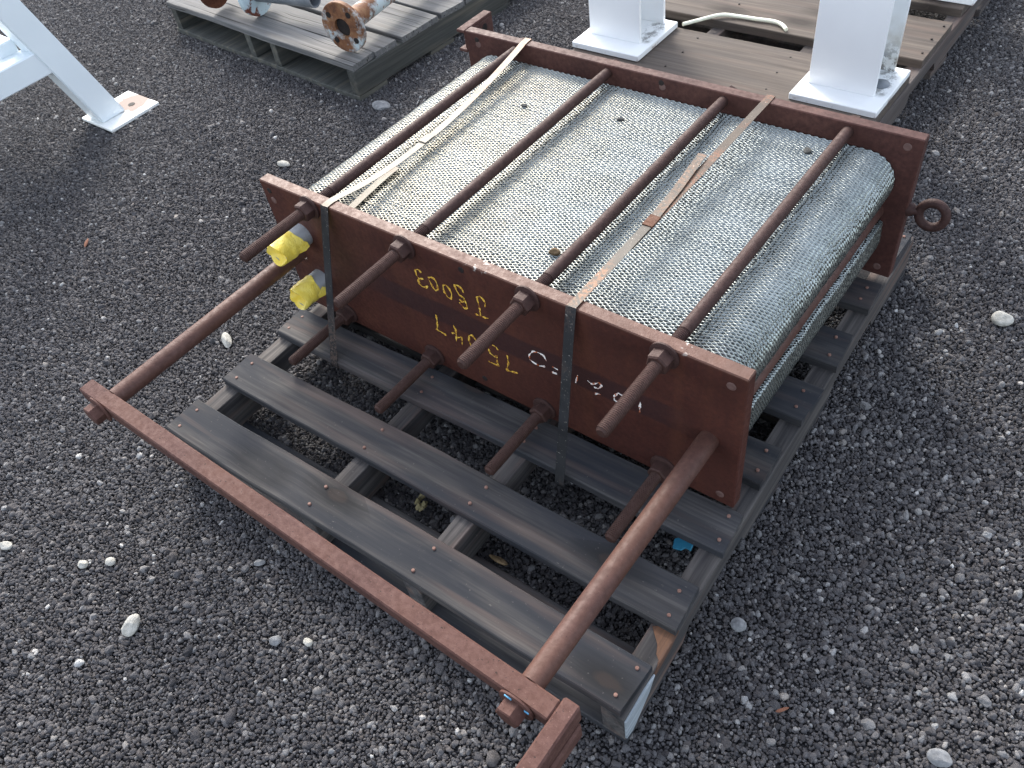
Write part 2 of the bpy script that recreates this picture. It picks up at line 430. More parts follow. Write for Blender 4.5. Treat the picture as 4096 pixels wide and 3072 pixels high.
# ------------------------------------------------------------------ mesh helpers
class MB:
    """collects shapes, then links them as one mesh object"""

    def __init__(s):
        s.bm = bmesh.new()
        s.mi = 0

    def _mark(s, faces):
        for f in faces:
            f.material_index = s.mi

    def box(s, lo, hi, bev=0.0, mat=None):
        vs = [s.bm.verts.new((x, y, z)) for x in (lo[0], hi[0]) for y in (lo[1], hi[1]) for z in (lo[2], hi[2])]
        q = ((0, 1, 3, 2), (4, 6, 7, 5), (0, 4, 5, 1), (2, 3, 7, 6), (0, 2, 6, 4), (1, 5, 7, 3))
        fs = [s.bm.faces.new([vs[i] for i in f]) for f in q]
        s._mark(fs)
        if bev:
            es = list({e for f in fs for e in f.edges})
            r = bmesh.ops.bevel(s.bm, geom=es, offset=bev, segments=1, affect='EDGES')
            s._mark(r['faces'])
        if mat is not None:
            bmesh.ops.transform(s.bm, matrix=mat, verts=list({v for f in s.bm.faces for v in f.verts} & set(s.bm.verts)))
        return s

    def prism(s, poly, lo, hi, axis=1, bev=0.0):
        """extrude a 2D polygon along an axis (0: yz, 1: xz, 2: xy)"""
        def P(a, h):
            return {0: (h, a[0], a[1]), 1: (a[0], h, a[1]), 2: (a[0], a[1], h)}[axis]
        A = [s.bm.verts.new(P(p, lo)) for p in poly]
        B = [s.bm.verts.new(P(p, hi)) for p in poly]
        n = len(poly)
        fs = [s.bm.faces.new(A), s.bm.faces.new(B[::-1])]
        for i in range(n):
            fs.append(s.bm.faces.new((A[i], B[i], B[(i + 1) % n], A[(i + 1) % n])))
        s._mark(fs)
        if bev:
            es = list({e for f in fs for e in f.edges})
            r = bmesh.ops.bevel(s.bm, geom=es, offset=bev, segments=1, affect='EDGES')
            s._mark(r['faces'])
        return s

    def lathe(s, prof, n=24, M4=None, cap=True, phase=0.0):
        """profile of (radius, height) about +Z, then moved by M4"""
        M4 = M4 or Matrix()
        rings = []
        for r, h in prof:
            rings.append([s.bm.verts.new(M4 @ Vector((r * cos(2 * pi * i / n + phase), r * sin(2 * pi * i / n + phase), h))) for i in range(n)])
        fs = []
        for a, b in zip(rings, rings[1:]):
            for i in range(n):
                fs.append(s.bm.faces.new((a[i], a[(i + 1) % n], b[(i + 1) % n], b[i])))
        if cap:
            fs.append(s.bm.faces.new(rings[0][::-1]))
            fs.append(s.bm.faces.new(rings[-1]))
        s._mark(fs)
        return s

    def tube(s, pts, r, n=12, cap=True, closed=False, up=(0.3, 0.2, 1)):
        pts = [Vector(p) for p in pts]
        rings = []
        up = Vector(up).normalized()
        L = len(pts)
        for i, p in enumerate(pts):
            if closed:
                t = (pts[(i + 1) % L] - pts[i - 1]).normalized()
            else:
                t = (pts[min(i + 1, L - 1)] - pts[max(i - 1, 0)]).normalized()
            a = t.cross(up)
            if a.length < 0.05:
                a = t.cross(Vector((1, 0, 0)))
            a.normalize()
            b = t.cross(a)
            rr = r[i] if isinstance(r, (list, tuple)) else r
            rings.append([s.bm.verts.new(p + rr * (cos(2 * pi * q / n) * a + sin(2 * pi * q / n) * b)) for q in range(n)])
        fs = []
        pr = list(zip(rings, rings[1:])) + ([(rings[-1], rings[0])] if closed else [])
        for A, B in pr:
            for q in range(n):
                fs.append(s.bm.faces.new((A[q], A[(q + 1) % n], B[(q + 1) % n], B[q])))
        if cap and not closed:
            fs.append(s.bm.faces.new(rings[0][::-1]))
            fs.append(s.bm.faces.new(rings[-1]))
        s._mark(fs)
        return s

    def strip(s, pts, width, side, thick=0.0009):
        """flat band along pts; side(i) gives the across direction"""
        pts = [Vector(p) for p in pts]
        rows = []
        L = len(pts)
        for i, p in enumerate(pts):
            t = (pts[min(i + 1, L - 1)] - pts[max(i - 1, 0)]).normalized()
            a = Vector(side).normalized()
            a = (a - t * a.dot(t)).normalized()
            nn = a.cross(t).normalized()
            h, g = width / 2, thick / 2
            rows.append([s.bm.verts.new(p + a * u + nn * q) for u, q in ((-h, -g), (h, -g), (h, g), (-h, g))])
        fs = []
        for A, B in zip(rows, rows[1:]):
            for q in range(4):
                fs.append(s.bm.faces.new((A[q], A[(q + 1) % 4], B[(q + 1) % 4], B[q])))
        fs.append(s.bm.faces.new(rows[0][::-1]))
        fs.append(s.bm.faces.new(rows[-1]))
        s._mark(fs)
        return s

    def mesh(s, name, mats, smooth=False):
        bmesh.ops.recalc_face_normals(s.bm, faces=s.bm.faces)
        me = bpy.data.meshes.new(name)
        s.bm.to_mesh(me)
        s.bm.free()
        for m in (mats if isinstance(mats, (list, tuple)) else [mats]):
            me.materials.append(m)
        if smooth:
            for p in me.polygons:
                p.use_smooth = True
            me.set_sharp_from_angle(angle=RAD(40))
        return me


def thing(name, label, cat, base, group=None, rotz=0.0):
    o = bpy.data.objects.new(name, None)
    COL.objects.link(o)
    o.empty_display_size = 0.1
    o.location = (base[0], base[1], base[2] + G)
    o.rotation_euler = (0, 0, rotz)
    o['label'] = label
    o['category'] = cat
    if group:
        o['group'] = group
    o['base'] = base
    return o


def part(name, me, parent, loc=(0, 0, 0), label=None, stuff=False, rot=(0, 0, 0)):
    """a part whose mesh is written in site coordinates (or about its own origin, moved by loc)"""
    o = bpy.data.objects.new(name, me)
    COL.objects.link(o)
    o.parent = parent
    b = parent.get('base')
    if b is not None and not parent.get('local'):
        o.location = (loc[0] - b[0], loc[1] - b[1], loc[2] - b[2])
    else:
        o.location = loc
    o.rotation_euler = rot
    if label:
        o['label'] = label
    if stuff:
        o['kind'] = 'stuff'
    return o


def single(name, me, label, cat, loc=(0, 0, 0), group=None, rot=(0, 0, 0)):
    o = bpy.data.objects.new(name, me)
    COL.objects.link(o)
    o.location = (loc[0], loc[1], loc[2] + G)
    o.rotation_euler = rot
    o['label'] = label
    o['category'] = cat
    if group:
        o['group'] = group
    return o


def ytrans(x, y, z):
    """matrix that lays a +Z lathe along -Y, its foot at (x, y, z)"""
    return Matrix.Translation((x, y, z)) @ Matrix.Rotation(RAD(90), 4, 'X')


# ------------------------------------------------------------------ the ground
me = bpy.data.meshes.new('ground')
R0 = 60.0
N = 60
gv, gf = [], []
for i in range(N + 1):
    for j in range(N + 1):
        fx, fy = (i / N * 2 - 1), (j / N * 2 - 1)
        x, y = R0 * abs(fx) ** 2.2 * (1 if fx > 0 else -1), R0 * abs(fy) ** 2.2 * (1 if fy > 0 else -1)
        gv.append((x, y, 0.004 * sin(x * 3.1 + 1) * cos(y * 2.7) - 0.006))
for i in range(N):
    for j in range(N):
        a = i * (N + 1) + j
        gf.append((a, a + N + 1, a + N + 2, a + 1))
me.from_pydata(gv, [], gf)
me.materials.append(M['bed'])
ground = bpy.data.objects.new('ground', me)
COL.objects.link(ground)
ground['kind'] = 'structure'

# gravel: loose stones on the bed, instanced on points of a mesh
rng = np.random.default_rng(3)
pts = []
camxy = np.array([1.477, -0.829])


def grid(x0, x1, y0, y1, st):
    X, Y = np.meshgrid(np.arange(x0, x1, st), np.arange(y0, y1, st))
    P = np.stack([X.ravel(), Y.ravel()], 1)
    return P + rng.uniform(-0.48, 0.48, P.shape) * st


fine = grid(-3.0, 2.5, -1.9, 2.6, 0.0058)
# keep what the photograph's wedge of view covers, with a margin for a step to the side
cx, cy, cz = 1.477, -0.829, 1.336 + G
RR = np.array(Rx)
d = np.stack([fine[:, 0] - cx, fine[:, 1] - cy, np.full(len(fine), -cz)], 1) @ RR.T
u, v_ = d[:, 0] / d[:, 2] * 3370.5 / 4096, d[:, 1] / d[:, 2] * 3370.5 / 4096
near = (d[:, 2] > 0.2) & (np.abs(u) < 0.5 + 0.10) & (np.abs(v_) < 0.375 + 0.10)
for y_ in (0.448, -0.60):                    # no stones poke through the trestle's foot plates
    near &= ~((np.abs(fine[:, 0] + 1.561) < 0.103) & (np.abs(fine[:, 1] - y_) < 0.112))
P1 = fine[near]
coarse = grid(-5.5, 4.5, -3.0, 6.0, 0.024)
d = np.stack([coarse[:, 0] - cx, coarse[:, 1] - cy, np.full(len(coarse), -cz)], 1) @ RR.T
with np.errstate(divide='ignore', invalid='ignore'):
    u, v_ = d[:, 0] / d[:, 2] * 3370.5 / 4096, d[:, 1] / d[:, 2] * 3370.5 / 4096
far = ~((d[:, 2] > 0.2) & (np.abs(u) < 0.60) & (np.abs(v_) < 0.475))
P2 = coarse[far]
np_, nf_ = len(P1), len(P2)
PP = np.concatenate([P1, P2])
n = len(PP)
size = rng.lognormal(math.log(0.0031), 0.34, n)
size[np_:] *= 3.5
low = np.sin(PP[:, 0] * 2.3 + 0.7) * np.cos(PP[:, 1] * 1.9) + 0.6 * np.sin(PP[:, 0] * 5.1 + PP[:, 1] * 4.0)
tone = np.clip(rng.normal(0.50, 0.14, n) + 0.035 * low, 0, 0.8)
lightp = 0.024 + 0.014 * np.clip(low, -1, 1.5) + 0.07 * np.clip(PP[:, 0] - 0.7, 0, 1)
is_l = rng.random(n) < lightp
tone[is_l] = rng.uniform(0.72, 0.90, is_l.sum())
size[is_l] *= rng.uniform(1.0, 1.45, is_l.sum())
is_w = rng.random(n) < 0.0025
tone[is_w] = rng.uniform(0.93, 1.0, is_w.sum())
size[is_w] *= rng.uniform(0.9, 1.4, is_w.sum())
size = np.clip(size, 0.002, 0.0125)
size[np_:] = np.clip(size[np_:], 0.008, 0.016)
tint = np.clip(rng.normal(0.12, 0.22, n), 0, 1)
sc = size[:, None] * rng.uniform(0.68, 1.28, (n, 3))
rot = rng.uniform(0, 2 * pi, (n, 3))
z = rng.uniform(-0.35, 0.30, n) * size
co = np.concatenate([PP, z[:, None]], 1)
me = bpy.data.meshes.new('gravel')
me.vertices.add(n)
me.vertices.foreach_set('co', co.astype(np.float32).ravel())
for nm, arr, ty, dom in (('stone_scale', sc, 'FLOAT_VECTOR', 'vector'), ('stone_turn', rot, 'FLOAT_VECTOR', 'vector'), ('tone', tone, 'FLOAT', 'value'), ('tint', tint, 'FLOAT', 'value')):
    a = me.attributes.new(nm, ty, 'POINT')
    a.data.foreach_set(dom, arr.astype(np.float32).ravel())
me.materials.append(M['gravel'])
gravel = bpy.data.objects.new('gravel', me)
COL.objects.link(gravel)
gravel['kind'] = 'stuff'
gravel['label'] = 'dark grey gravel with scattered pale stones covering the whole yard'
gravel['category'] = 'gravel'
ng = bpy.data.node_groups.new('gravel_scatter', 'GeometryNodeTree')
ng.interface.new_socket('Geometry', in_out='INPUT', socket_type='NodeSocketGeometry')
ng.interface.new_socket('Geometry', in_out='OUTPUT', socket_type='NodeSocketGeometry')
gi, go = ng.nodes.new('NodeGroupInput'), ng.nodes.new('NodeGroupOutput')
join = ng.nodes.new('GeometryNodeGeometryToInstance')
for q in range(6):
    ico = ng.nodes.new('GeometryNodeMeshIcoSphere')
    ico.inputs['Radius'].default_value = 1.0
    ico.inputs['Subdivisions'].default_value = 3 if q < 2 else 2
    sp = ng.nodes.new('GeometryNodeSetPosition')
    nz = ng.nodes.new('ShaderNodeTexNoise')
    nz.noise_dimensions = '4D'
    nz.inputs['W'].default_value = q * 3.7 + 1
    nz.inputs['Scale'].default_value = 0.75
    nz.inputs['Detail'].default_value = 1.5
    sb = ng.nodes.new('ShaderNodeVectorMath')
    sb.operation = 'SUBTRACT'
    sb.inputs[1].default_value = (0.5, 0.5, 0.5)
    ml = ng.nodes.new('ShaderNodeVectorMath')
    ml.operation = 'SCALE'
    ml.inputs['Scale'].default_value = 1.9
    ng.links.new(nz.outputs['Color'], sb.inputs[0])
    ng.links.new(sb.outputs[0], ml.inputs[0])
    ng.links.new(ico.outputs['Mesh'], sp.inputs['Geometry'])
    ng.links.new(ml.outputs[0], sp.inputs['Offset'])
    ss = ng.nodes.new('GeometryNodeSetShadeSmooth')
    ss.inputs['Shade Smooth'].default_value = (q % 3 == 0)
    ng.links.new(sp.outputs[0], ss.inputs[0])
    smt = ng.nodes.new('GeometryNodeSetMaterial')
    smt.inputs['Material'].default_value = M['gravel']
    ng.links.new(ss.outputs[0], smt.inputs[0])
    ng.links.new(smt.outputs[0], join.inputs[0])
iop = ng.nodes.new('GeometryNodeInstanceOnPoints')
iop.inputs['Pick Instance'].default_value = True
rv = ng.nodes.new('FunctionNodeRandomValue')
rv.data_type = 'INT'
rv.inputs[4].default_value = 0
rv.inputs[5].default_value = 5
for nm, sock in (('stone_scale', 'Scale'), ('stone_turn', 'Rotation')):
    na = ng.nodes.new('GeometryNodeInputNamedAttribute')
    na.data_type = 'FLOAT_VECTOR'
    na.inputs[0].default_value = nm
    ng.links.new(na.outputs[0], iop.inputs[sock])
ng.links.new(gi.outputs[0], iop.inputs['Points'])
ng.links.new(join.outputs[0], iop.inputs['Instance'])
ng.links.new(rv.outputs[2], iop.inputs['Instance Index'])
ng.links.new(iop.outputs[0], go.inputs[0])
gm_ = gravel.modifiers.new('scatter', 'NODES')
gm_.node_group = ng


# ------------------------------------------------------------------ pallets
def board_mesh(name, L, W, T, mat, seed, along=0, wob=0.0016, split=None, ends=0.003):
    """a weathered board: length along x (or y), top at z=0, slightly wavy edges"""
    r = random.Random(seed)
    bm = bmesh.new()
    ns = max(6, int(L / 0.07))
    rows = []
    p1, p2 = r.uniform(0, 6), r.uniform(0, 6)
    for i in range(ns + 1):
        t = i / ns * L
        e0 = wob * (sin(t * 9 + p1) + r.uniform(-0.6, 0.6))
        e1 = wob * (sin(t * 7 + p2) + r.uniform(-0.6, 0.6))
        zz = 0.0012 * sin(t * 3 + p1) + r.uniform(-0.0003, 0.0003)
        x0 = t
        if i in (0, ns):
            x0 += 0
        c = 0.0022
        sec = [(e0, -T), (W + e1, -T), (W + e1, -c), (W + e1 - c, 0), (W * 0.5, -0.0008), (e0 + c, 0), (e0, -c)]
        sk = r.uniform(-ends, ends) if i in (0, ns) else 0
        rows.append([bm.verts.new((x0 + sk * (a / W - 0.5) * 2, a, b + zz) if along == 0 else (a, x0 + sk * (a / W - 0.5) * 2, b + zz)) for a, b in sec])
    m = len(rows[0])
    for A, B in zip(rows, rows[1:]):
        for q in range(m):
            bm.faces.new((A[q], A[(q + 1) % m], B[(q + 1) % m], B[q]))
    bm.faces.new(rows[0])
    bm.faces.new(rows[-1][::-1])
    bmesh.ops.recalc_face_normals(bm, faces=bm.faces)
    me = bpy.data.meshes.new(name)
    bm.to_mesh(me)
    bm.free()
    me.materials.append(mat)
    return me


def bearer_mesh(name, W, L, z0, z1, mat, notches=()):
    """a stringer on edge: runs along y, notched underneath"""
    poly = [(0, z0)]
    for a, b, h in notches:
        poly += [(a, z0), (a + 0.02, z0 + h), (b - 0.02, z0 + h), (b, z0)]
    poly += [(L, z0), (L, z1), (0, z1)]
    mb = MB()
    mb.prism(poly, 0, W, 0, 0.0015)
    return mb.mesh(name, mat)


def nails(parent, spots, r=0.0035, mat='nail'):
    mb = MB()
    for x, y in spots:
        mb.lathe([(r, -0.002), (r, 0.0016), (r * 0.7, 0.0022)], 8, Matrix.Translation((x, y, 0)))
    return part('nail_heads', mb.mesh('nail_heads', M[mat]), parent, stuff=True)


# pallet under the exchanger: local frame at its front left corner
PAL_A = RAD(1.62)
pal = thing('wooden_pallet', 'dark weathered slatted pallet with spaced boards under the rusty plate stack', 'pallet', (0.028, -0.462, -G), rotz=PAL_A)
pal['local'] = True
BW = [(0.0, 0.095), (0.166, 0.094), (0.340, 0.092), (0.506, 0.097), (0.683, 0.097), (0.850, 0.105), (1.040, 0.090), (1.215, 0.115)]
nl = []
ST = [(0.0, 0.045), (0.415, 0.040), (0.690, 0.040), (1.114, 0.044)]
for i, (v0, wd) in enumerate(BW):
    ln = 1.158 + random.uniform(-0.006, 0.004)
    part('deck_board', board_mesh('deck_board', ln, wd, 0.020, M['deck'], 11 + i), pal, (random.uniform(-0.003, 0.003), v0, G))
    for s_, w_ in ST:
        nl += [(s_ + w_ * random.uniform(0.35, 0.65), v0 + wd * random.uniform(0.2, 0.3)), (s_ + w_ * random.uniform(0.35, 0.65), v0 + wd * random.uniform(0.7, 0.82))]
nh = nails(pal, nl)
nh.location = (0, 0, G)
for i, (s_, w_) in enumerate(ST):
    o = part('stringer', bearer_mesh('stringer', w_, 1.345, -0.110, -0.0205, M['bearer'], [(0.2, 0.45, 0.035), (0.86, 1.11, 0.035)]), pal, (s_, 0.0, G))
    if i == 3:
        o['label'] = 'edge stringer with torn orange wood and a pale scuffed end'
        bmx = MB()
        bmx.prism([(0.004, 0.162), (0.020, 0.172), (0.0452, 0.178), (0.0452, 0.112), (0.034, 0.122), (0.027, 0.138)], -0.0215, -0.0188, 2)
        bmx.prism([(0.178, -0.0192), (0.112, -0.0192), (0.090, -0.034), (0.102, -0.043), (0.150, -0.036)], 0.0425, 0.0462, 0)
        part('torn_wood', bmx.mesh('torn_wood', M['torn']), o)
        mb = MB()
        mb.prism([(0.0, -0.098), (0.02, -0.106), (0.075, -0.062), (0.095, -0.030), (0.06, -0.026), (0.0, -0.028)], 0.0435, 0.0475, 0, 0.001)
        part('scuffed_patch', mb.mesh('scuffed_patch', M['pale']), o)
for v0, wd in ((0.0, 0.15), (0.52, 0.10), (0.75, 0.10), (1.20, 0.13)):
    part('bottom_board', board_mesh('bottom_board', 1.158, wd, 0.019, M['deck'], int(v0 * 90) + 5), pal, (0, v0, G - 0.1105))

# pallet behind, carrying the white columns
pr = thing('plank_pallet', 'pallet of wide brown-grey planks carrying the white steel columns', 'pallet', (-0.105, 1.300, -G))
pr['local'] = True
for i, (v0, wd) in enumerate(((0.0, 0.281), (0.372, 0.256), (0.715, 0.26), (1.06, 0.27))):
    part('plank', board_mesh('plank', 0.996, wd, 0.026, M['plank'], 70 + i, wob=0.0012), pr, (0, v0, G))
for s_ in (0.0, 0.32, 0.64, 0.956):
    part('stringer', bearer_mesh('stringer', 0.044, 1.33, -0.104, -0.0265, M['plank_bearer'], [(0.28, 0.52, 0.035), (0.86, 1.08, 0.035)]), pr, (s_, 0, G))
for v0 in (0.0, 0.5, 0.95, 1.2):
    part('bottom_board', board_mesh('bottom_board', 1.0, 0.13, 0.024, M['plank_bearer'], int(v0 * 70) + 3, along=0), pr, (0, v0, G - 0.105))
nl = []
for v0, wd in ((0.0, 0.281), (0.372, 0.256), (0.715, 0.26)):
    for s_ in (0.02, 0.34, 0.66, 0.975):
        for q in (0.15, 0.5, 0.85):
            nl.append((s_ + random.uniform(-0.01, 0.01), v0 + wd * q))
nh = nails(pr, nl, 0.0035, 'hole')
nh.location = (0, 0, G)

# old pallet at the far left: local x runs from its right front corner to the left
pl = thing('old_pallet', 'old silvery grey pallet with split wide boards carrying rusty pipe pieces', 'pallet', (-0.742, 0.914, -G), rotz=RAD(-3.6))
pl['local'] = True
for i, (v0, wd) in enumerate(((0.0, 0.108), (0.111, 0.104), (0.238, 0.183), (0.442, 0.118), (0.565, 0.11), (0.70, 0.19), (0.92, 0.22))):
    o = part('deck_board', board_mesh('deck_board', 1.165, wd, 0.021, M['old'], 170 + i, wob=0.0022, ends=0.006), pl, (-1.165 + random.uniform(-0.006, 0.004), v0, G - random.uniform(0, 0.003)))
for s_, w_ in ((-0.040, 0.040), (-0.482, 0.034), (-0.640, 0.034), (-1.160, 0.040)):
    part('stringer', bearer_mesh('stringer', w_, 1.15, -0.110, -0.0225, M['old_bearer']), pl, (s_, 0.0, G))
for v0, wd in ((-0.004, 0.135), (0.36, 0.12), (0.68, 0.12), (1.01, 0.14)):
    part('bottom_board', board_mesh('bottom_board', 1.165, wd, 0.019, M['old_bearer'], int(v0 * 60) + 41), pl, (-1.165, v0, G - 0.1105))

# ------------------------------------------------------------------ plate heat exchanger
L, H, T, D = 1.15, 0.351, 0.027, 0.7235
hx = thing('plate_heat_exchanger', 'rusty plate stack clamped between two thick red-brown end plates by long rods', 'heat exchanger', (0.575, 0.36, 0.0))

mb = MB()
mb.prism([(0, 0.001), (L, 0.001), (L, H), (0, H), (0, 0.197), (0.045, 0.197), (0.071, 0.188), (0.071, 0.152), (0.045, 0.143), (0, 0.143)], 0, T, 1, 0.002)
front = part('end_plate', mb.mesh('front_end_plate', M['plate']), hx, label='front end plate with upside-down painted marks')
mb = MB()
mb.prism([(-0.008, 0.001), (L + 0.004, 0.001), (L + 0.004, H), (-0.008, H)], D, D + T, 1, 0.002)
rear = part('end_plate', mb.mesh('rear_end_plate', M['rear_plate']), hx, label='rear end plate with an eye bolt at its end')
# plugged and open holes
for (x, z_, y, par, mt) in ((0.572, 0.331, -0.0006, front, 'hole'), (0.572, 0.029, -0.0006, front, 'hole'), (1.123, 0.323, -0.0006, front, 'plug'), (1.122, 0.027, -0.0006, front, 'plug'),
                            (0.025, 0.329, -0.0006, front, 'hole'), (0.028, 0.305, -0.0006, front, 'plug'), (0.030, 0.334, D - 0.0006, rear, 'hole'), (0.033, 0.322, D - 0.0004, rear, 'plug'),
                            (1.125, 0.329, D - 0.0006, rear, 'plug'), (1.124, 0.024, D - 0.0006, rear, 'plug'), (0.573, 0.338, D - 0.0006, rear, 'hole'), (0.576, 0.329, D - 0.0004, rear, 'plug')):
    mb = MB()
    rr = 0.007 if mt == 'hole' else 0.0085
    mb.lathe([(rr, -0.002), (rr, 0.0), (rr * 0.8, 0.0008)], 14, ytrans(x, y, z_))
    part('bolt_hole' if mt == 'hole' else 'plug', mb.mesh('bolt_hole', M[mt]), par, loc=(par.location.x * 0, 0, 0))

# painted marks on the front plate (upside down)
YEL = [[(0.4568,0.2761),(0.4515,0.2833),(0.4415,0.278),(0.4405,0.2657),(0.4434,0.2586),(0.4488,0.2562),(0.4583,0.2614)],[(0.449,0.2567),(0.4425,0.2511),(0.4423,0.2413),(0.4484,0.2367),(0.46,0.2388),(0.4668,0.2459)],[(0.4762,0.2726),(0.4843,0.276),(0.4923,0.2748),(0.4956,0.2644),(0.4955,0.2501),(0.4874,0.2417),(0.4817,0.2476),(0.4781,0.2568),(0.4748,0.2673),(0.4762,0.2726)],[(0.5131,0.2685),(0.5209,0.2719),(0.5285,0.2646),(0.5313,0.2517),(0.5268,0.2377),(0.5176,0.2383),(0.5115,0.2476),(0.5108,0.2592),(0.5131,0.2685)],[(0.5658,0.2718),(0.5642,0.2804),(0.5539,0.2851),(0.5444,0.2833),(0.5472,0.2705),(0.5526,0.2588),(0.5617,0.2582),(0.5632,0.2494),(0.5559,0.2425),(0.55,0.247)],[(0.5617,0.2582),(0.5673,0.2417),(0.5663,0.2316),(0.5583,0.2267),(0.5526,0.2325),(0.5482,0.2389)],[(0.6169,0.2587),(0.6186,0.2677),(0.615,0.2776),(0.6068,0.2809),(0.599,0.275),(0.6013,0.2526),(0.6001,0.2354),(0.599,0.224)],[(0.5855,0.2249),(0.6003,0.2246),(0.6191,0.2287)],[(0.4683,0.1669),(0.4662,0.1437),(0.4609,0.1225),(0.4572,0.118),(0.4712,0.1183),(0.4855,0.1147)],[(0.5133,0.1588),(0.5182,0.1482),(0.5169,0.1371),(0.5033,0.1316)],[(0.5169,0.1371),(0.5111,0.1115)],[(0.518,0.1257),(0.5308,0.1335),(0.5265,0.1086)],[(0.5722,0.1414),(0.5686,0.1474),(0.5631,0.155),(0.5534,0.1488),(0.55,0.1327),(0.5538,0.116)],[(0.6155,0.1533),(0.6246,0.1528),(0.6279,0.1455)],[(0.6018,0.1357),(0.6043,0.1238),(0.6151,0.119),(0.6221,0.1254),(0.6185,0.1047),(0.6229,0.0963),(0.6109,0.0952),(0.5954,0.0949)],[(0.6514,0.1423),(0.65,0.1191),(0.6423,0.0934),(0.6581,0.0982),(0.6713,0.1014)]]
WHI = [[(0.7509,0.1803),(0.7461,0.1926),(0.7336,0.1947),(0.7202,0.1901),(0.7095,0.1745),(0.71,0.162),(0.7203,0.1574),(0.7332,0.1567),(0.7456,0.1623)],[(0.7647,0.1715),(0.7771,0.1695)],[(0.7608,0.1554),(0.7736,0.1561)],[(0.8233,0.1815),(0.8162,0.156)],[(0.8441,0.1783),(0.8528,0.1739),(0.8605,0.1783),(0.8699,0.1875),(0.8754,0.1813),(0.8674,0.1691),(0.8584,0.1677)],[(0.8588,0.1508),(0.8725,0.1551)],[(0.9231,0.1795),(0.9117,0.1821),(0.9011,0.1683),(0.9021,0.1575),(0.9108,0.157)],[(0.957,0.185),(0.9552,0.1557)]]


def marks(name, strokes, mat, wd, y, seed):
    mb = MB()
    r = random.Random(seed)
    for st in strokes:
        P = []
        for a, b in zip(st, st[1:]):
            m = max(2, int(math.hypot(b[0] - a[0], b[1] - a[1]) / 0.003))
            for q in range(m):
                t = q / m
                P.append((a[0] + (b[0] - a[0]) * t + r.uniform(-0.0005, 0.0005), a[1] + (b[1] - a[1]) * t + r.uniform(-0.0005, 0.0005)))
        P.append(st[-1])
        rows = []
        ph = r.uniform(0, 6)
        for i, p in enumerate(P):
            q0, q1 = P[max(0, i - 1)], P[min(len(P) - 1, i + 1)]
            tx, tz = q1[0] - q0[0], q1[1] - q0[1]
            ln = math.hypot(tx, tz) or 1
            h = wd * (0.55 + 0.35 * sin(i * 0.9 + ph) + r.uniform(-0.15, 0.25)) / 2
            nx, nz_ = -tz / ln * h, tx / ln * h
            rows.append([mb.bm.verts.new((p[0] + s_ * nx, yy, p[1] + s_ * nz_)) for s_, yy in ((-1, y), (1, y), (1, y - 0.0006), (-1, y - 0.0006))])
        for A, B in zip(rows, rows[1:]):
            for q in range(4):
                mb.bm.faces.new((A[q], A[(q + 1) % 4], B[(q + 1) % 4], B[q]))
    part(name, mb.mesh(name, mat), front)


for q, grp in enumerate(((0, 1), (2,), (3,), (4, 5), (6, 7), (8,), (9, 10, 11), (12,), (13, 14), (15,))):
    marks('painted_digit', [YEL[g] for g in grp], M['chalk_yellow'], 0.0054, -0.0004, q)
for q, grp in enumerate(((0,), (1, 2), (3,), (4, 5), (6,), (7,))):
    marks('painted_digit', [WHI[g] for g in grp], M['chalk_white'], 0.0052, -0.0004, 20 + q)

# the plate pack: every thin plate is a wavy edge strip, neighbours in antiphase, so the stack reads as honeycomb
def arc(cx_, cz_, r, a0, a1, m=9):
    return [(cx_ + r * cos(RAD(a0 + (a1 - a0) * i / m)), cz_ + r * sin(RAD(a0 + (a1 - a0) * i / m))) for i in range(m + 1)]


XL, XR, ZT, ZB, RC = 0.026, 1.118, 0.305, 0.034, 0.062
out = [(XL, 0.10), (XL, 0.148), (0.062, 0.152), (0.074, 0.17), (0.062, 0.188), (XL, 0.194)]
out += arc(XL + RC, ZT - RC, RC, 180, 90) + arc(XR - RC, ZT - RC, RC, 90, 0)
out += [(XR, 0.232), (XR - 0.005, 0.212), (XR - 0.017, 0.1925), (1.082, 0.191), (1.070, 0.172), (1.080, 0.150), (1.096, 0.1485), (XR - 0.003, 0.147)]
out += arc(XR - RC, ZB + RC, RC, 0, -90)
out = np.array(out)
seg = np.linalg.norm(np.diff(out, axis=0), axis=1)
cum = np.concatenate([[0], np.cumsum(seg)])
WL = 0.0161
nst = int(cum[-1] / (WL / 4))
ss = np.arange(nst) * (WL / 4)
px_, pz_ = np.interp(ss, cum, out[:, 0]), np.interp(ss, cum, out[:, 1])
tx, tz = np.gradient(px_), np.gradient(pz_)
tl = np.hypot(tx, tz) + 1e-9
nx, nz_ = -tz / tl, tx / tl
NP = 186
Y0, Y1 = T + 0.003, D - 0.003
pitch = (Y1 - Y0) / NP
base_wave = np.array([0.9, 0.9, -0.9, -0.9])[np.arange(nst) % 4]
rg = np.random.default_rng(9)
V, F = [], []
drift = 0.0
yk = Y0
gap_extra = rg.choice([0, 0, 0, 0, 0, 0, 0, 0, 0, 0.0004, 0.0008], NP)
steps = np.full(NP, pitch) * rg.uniform(0.96, 1.04, NP) + gap_extra
ys = Y0 + np.cumsum(steps) / steps.sum() * (Y1 - Y0)
dep = 0.013
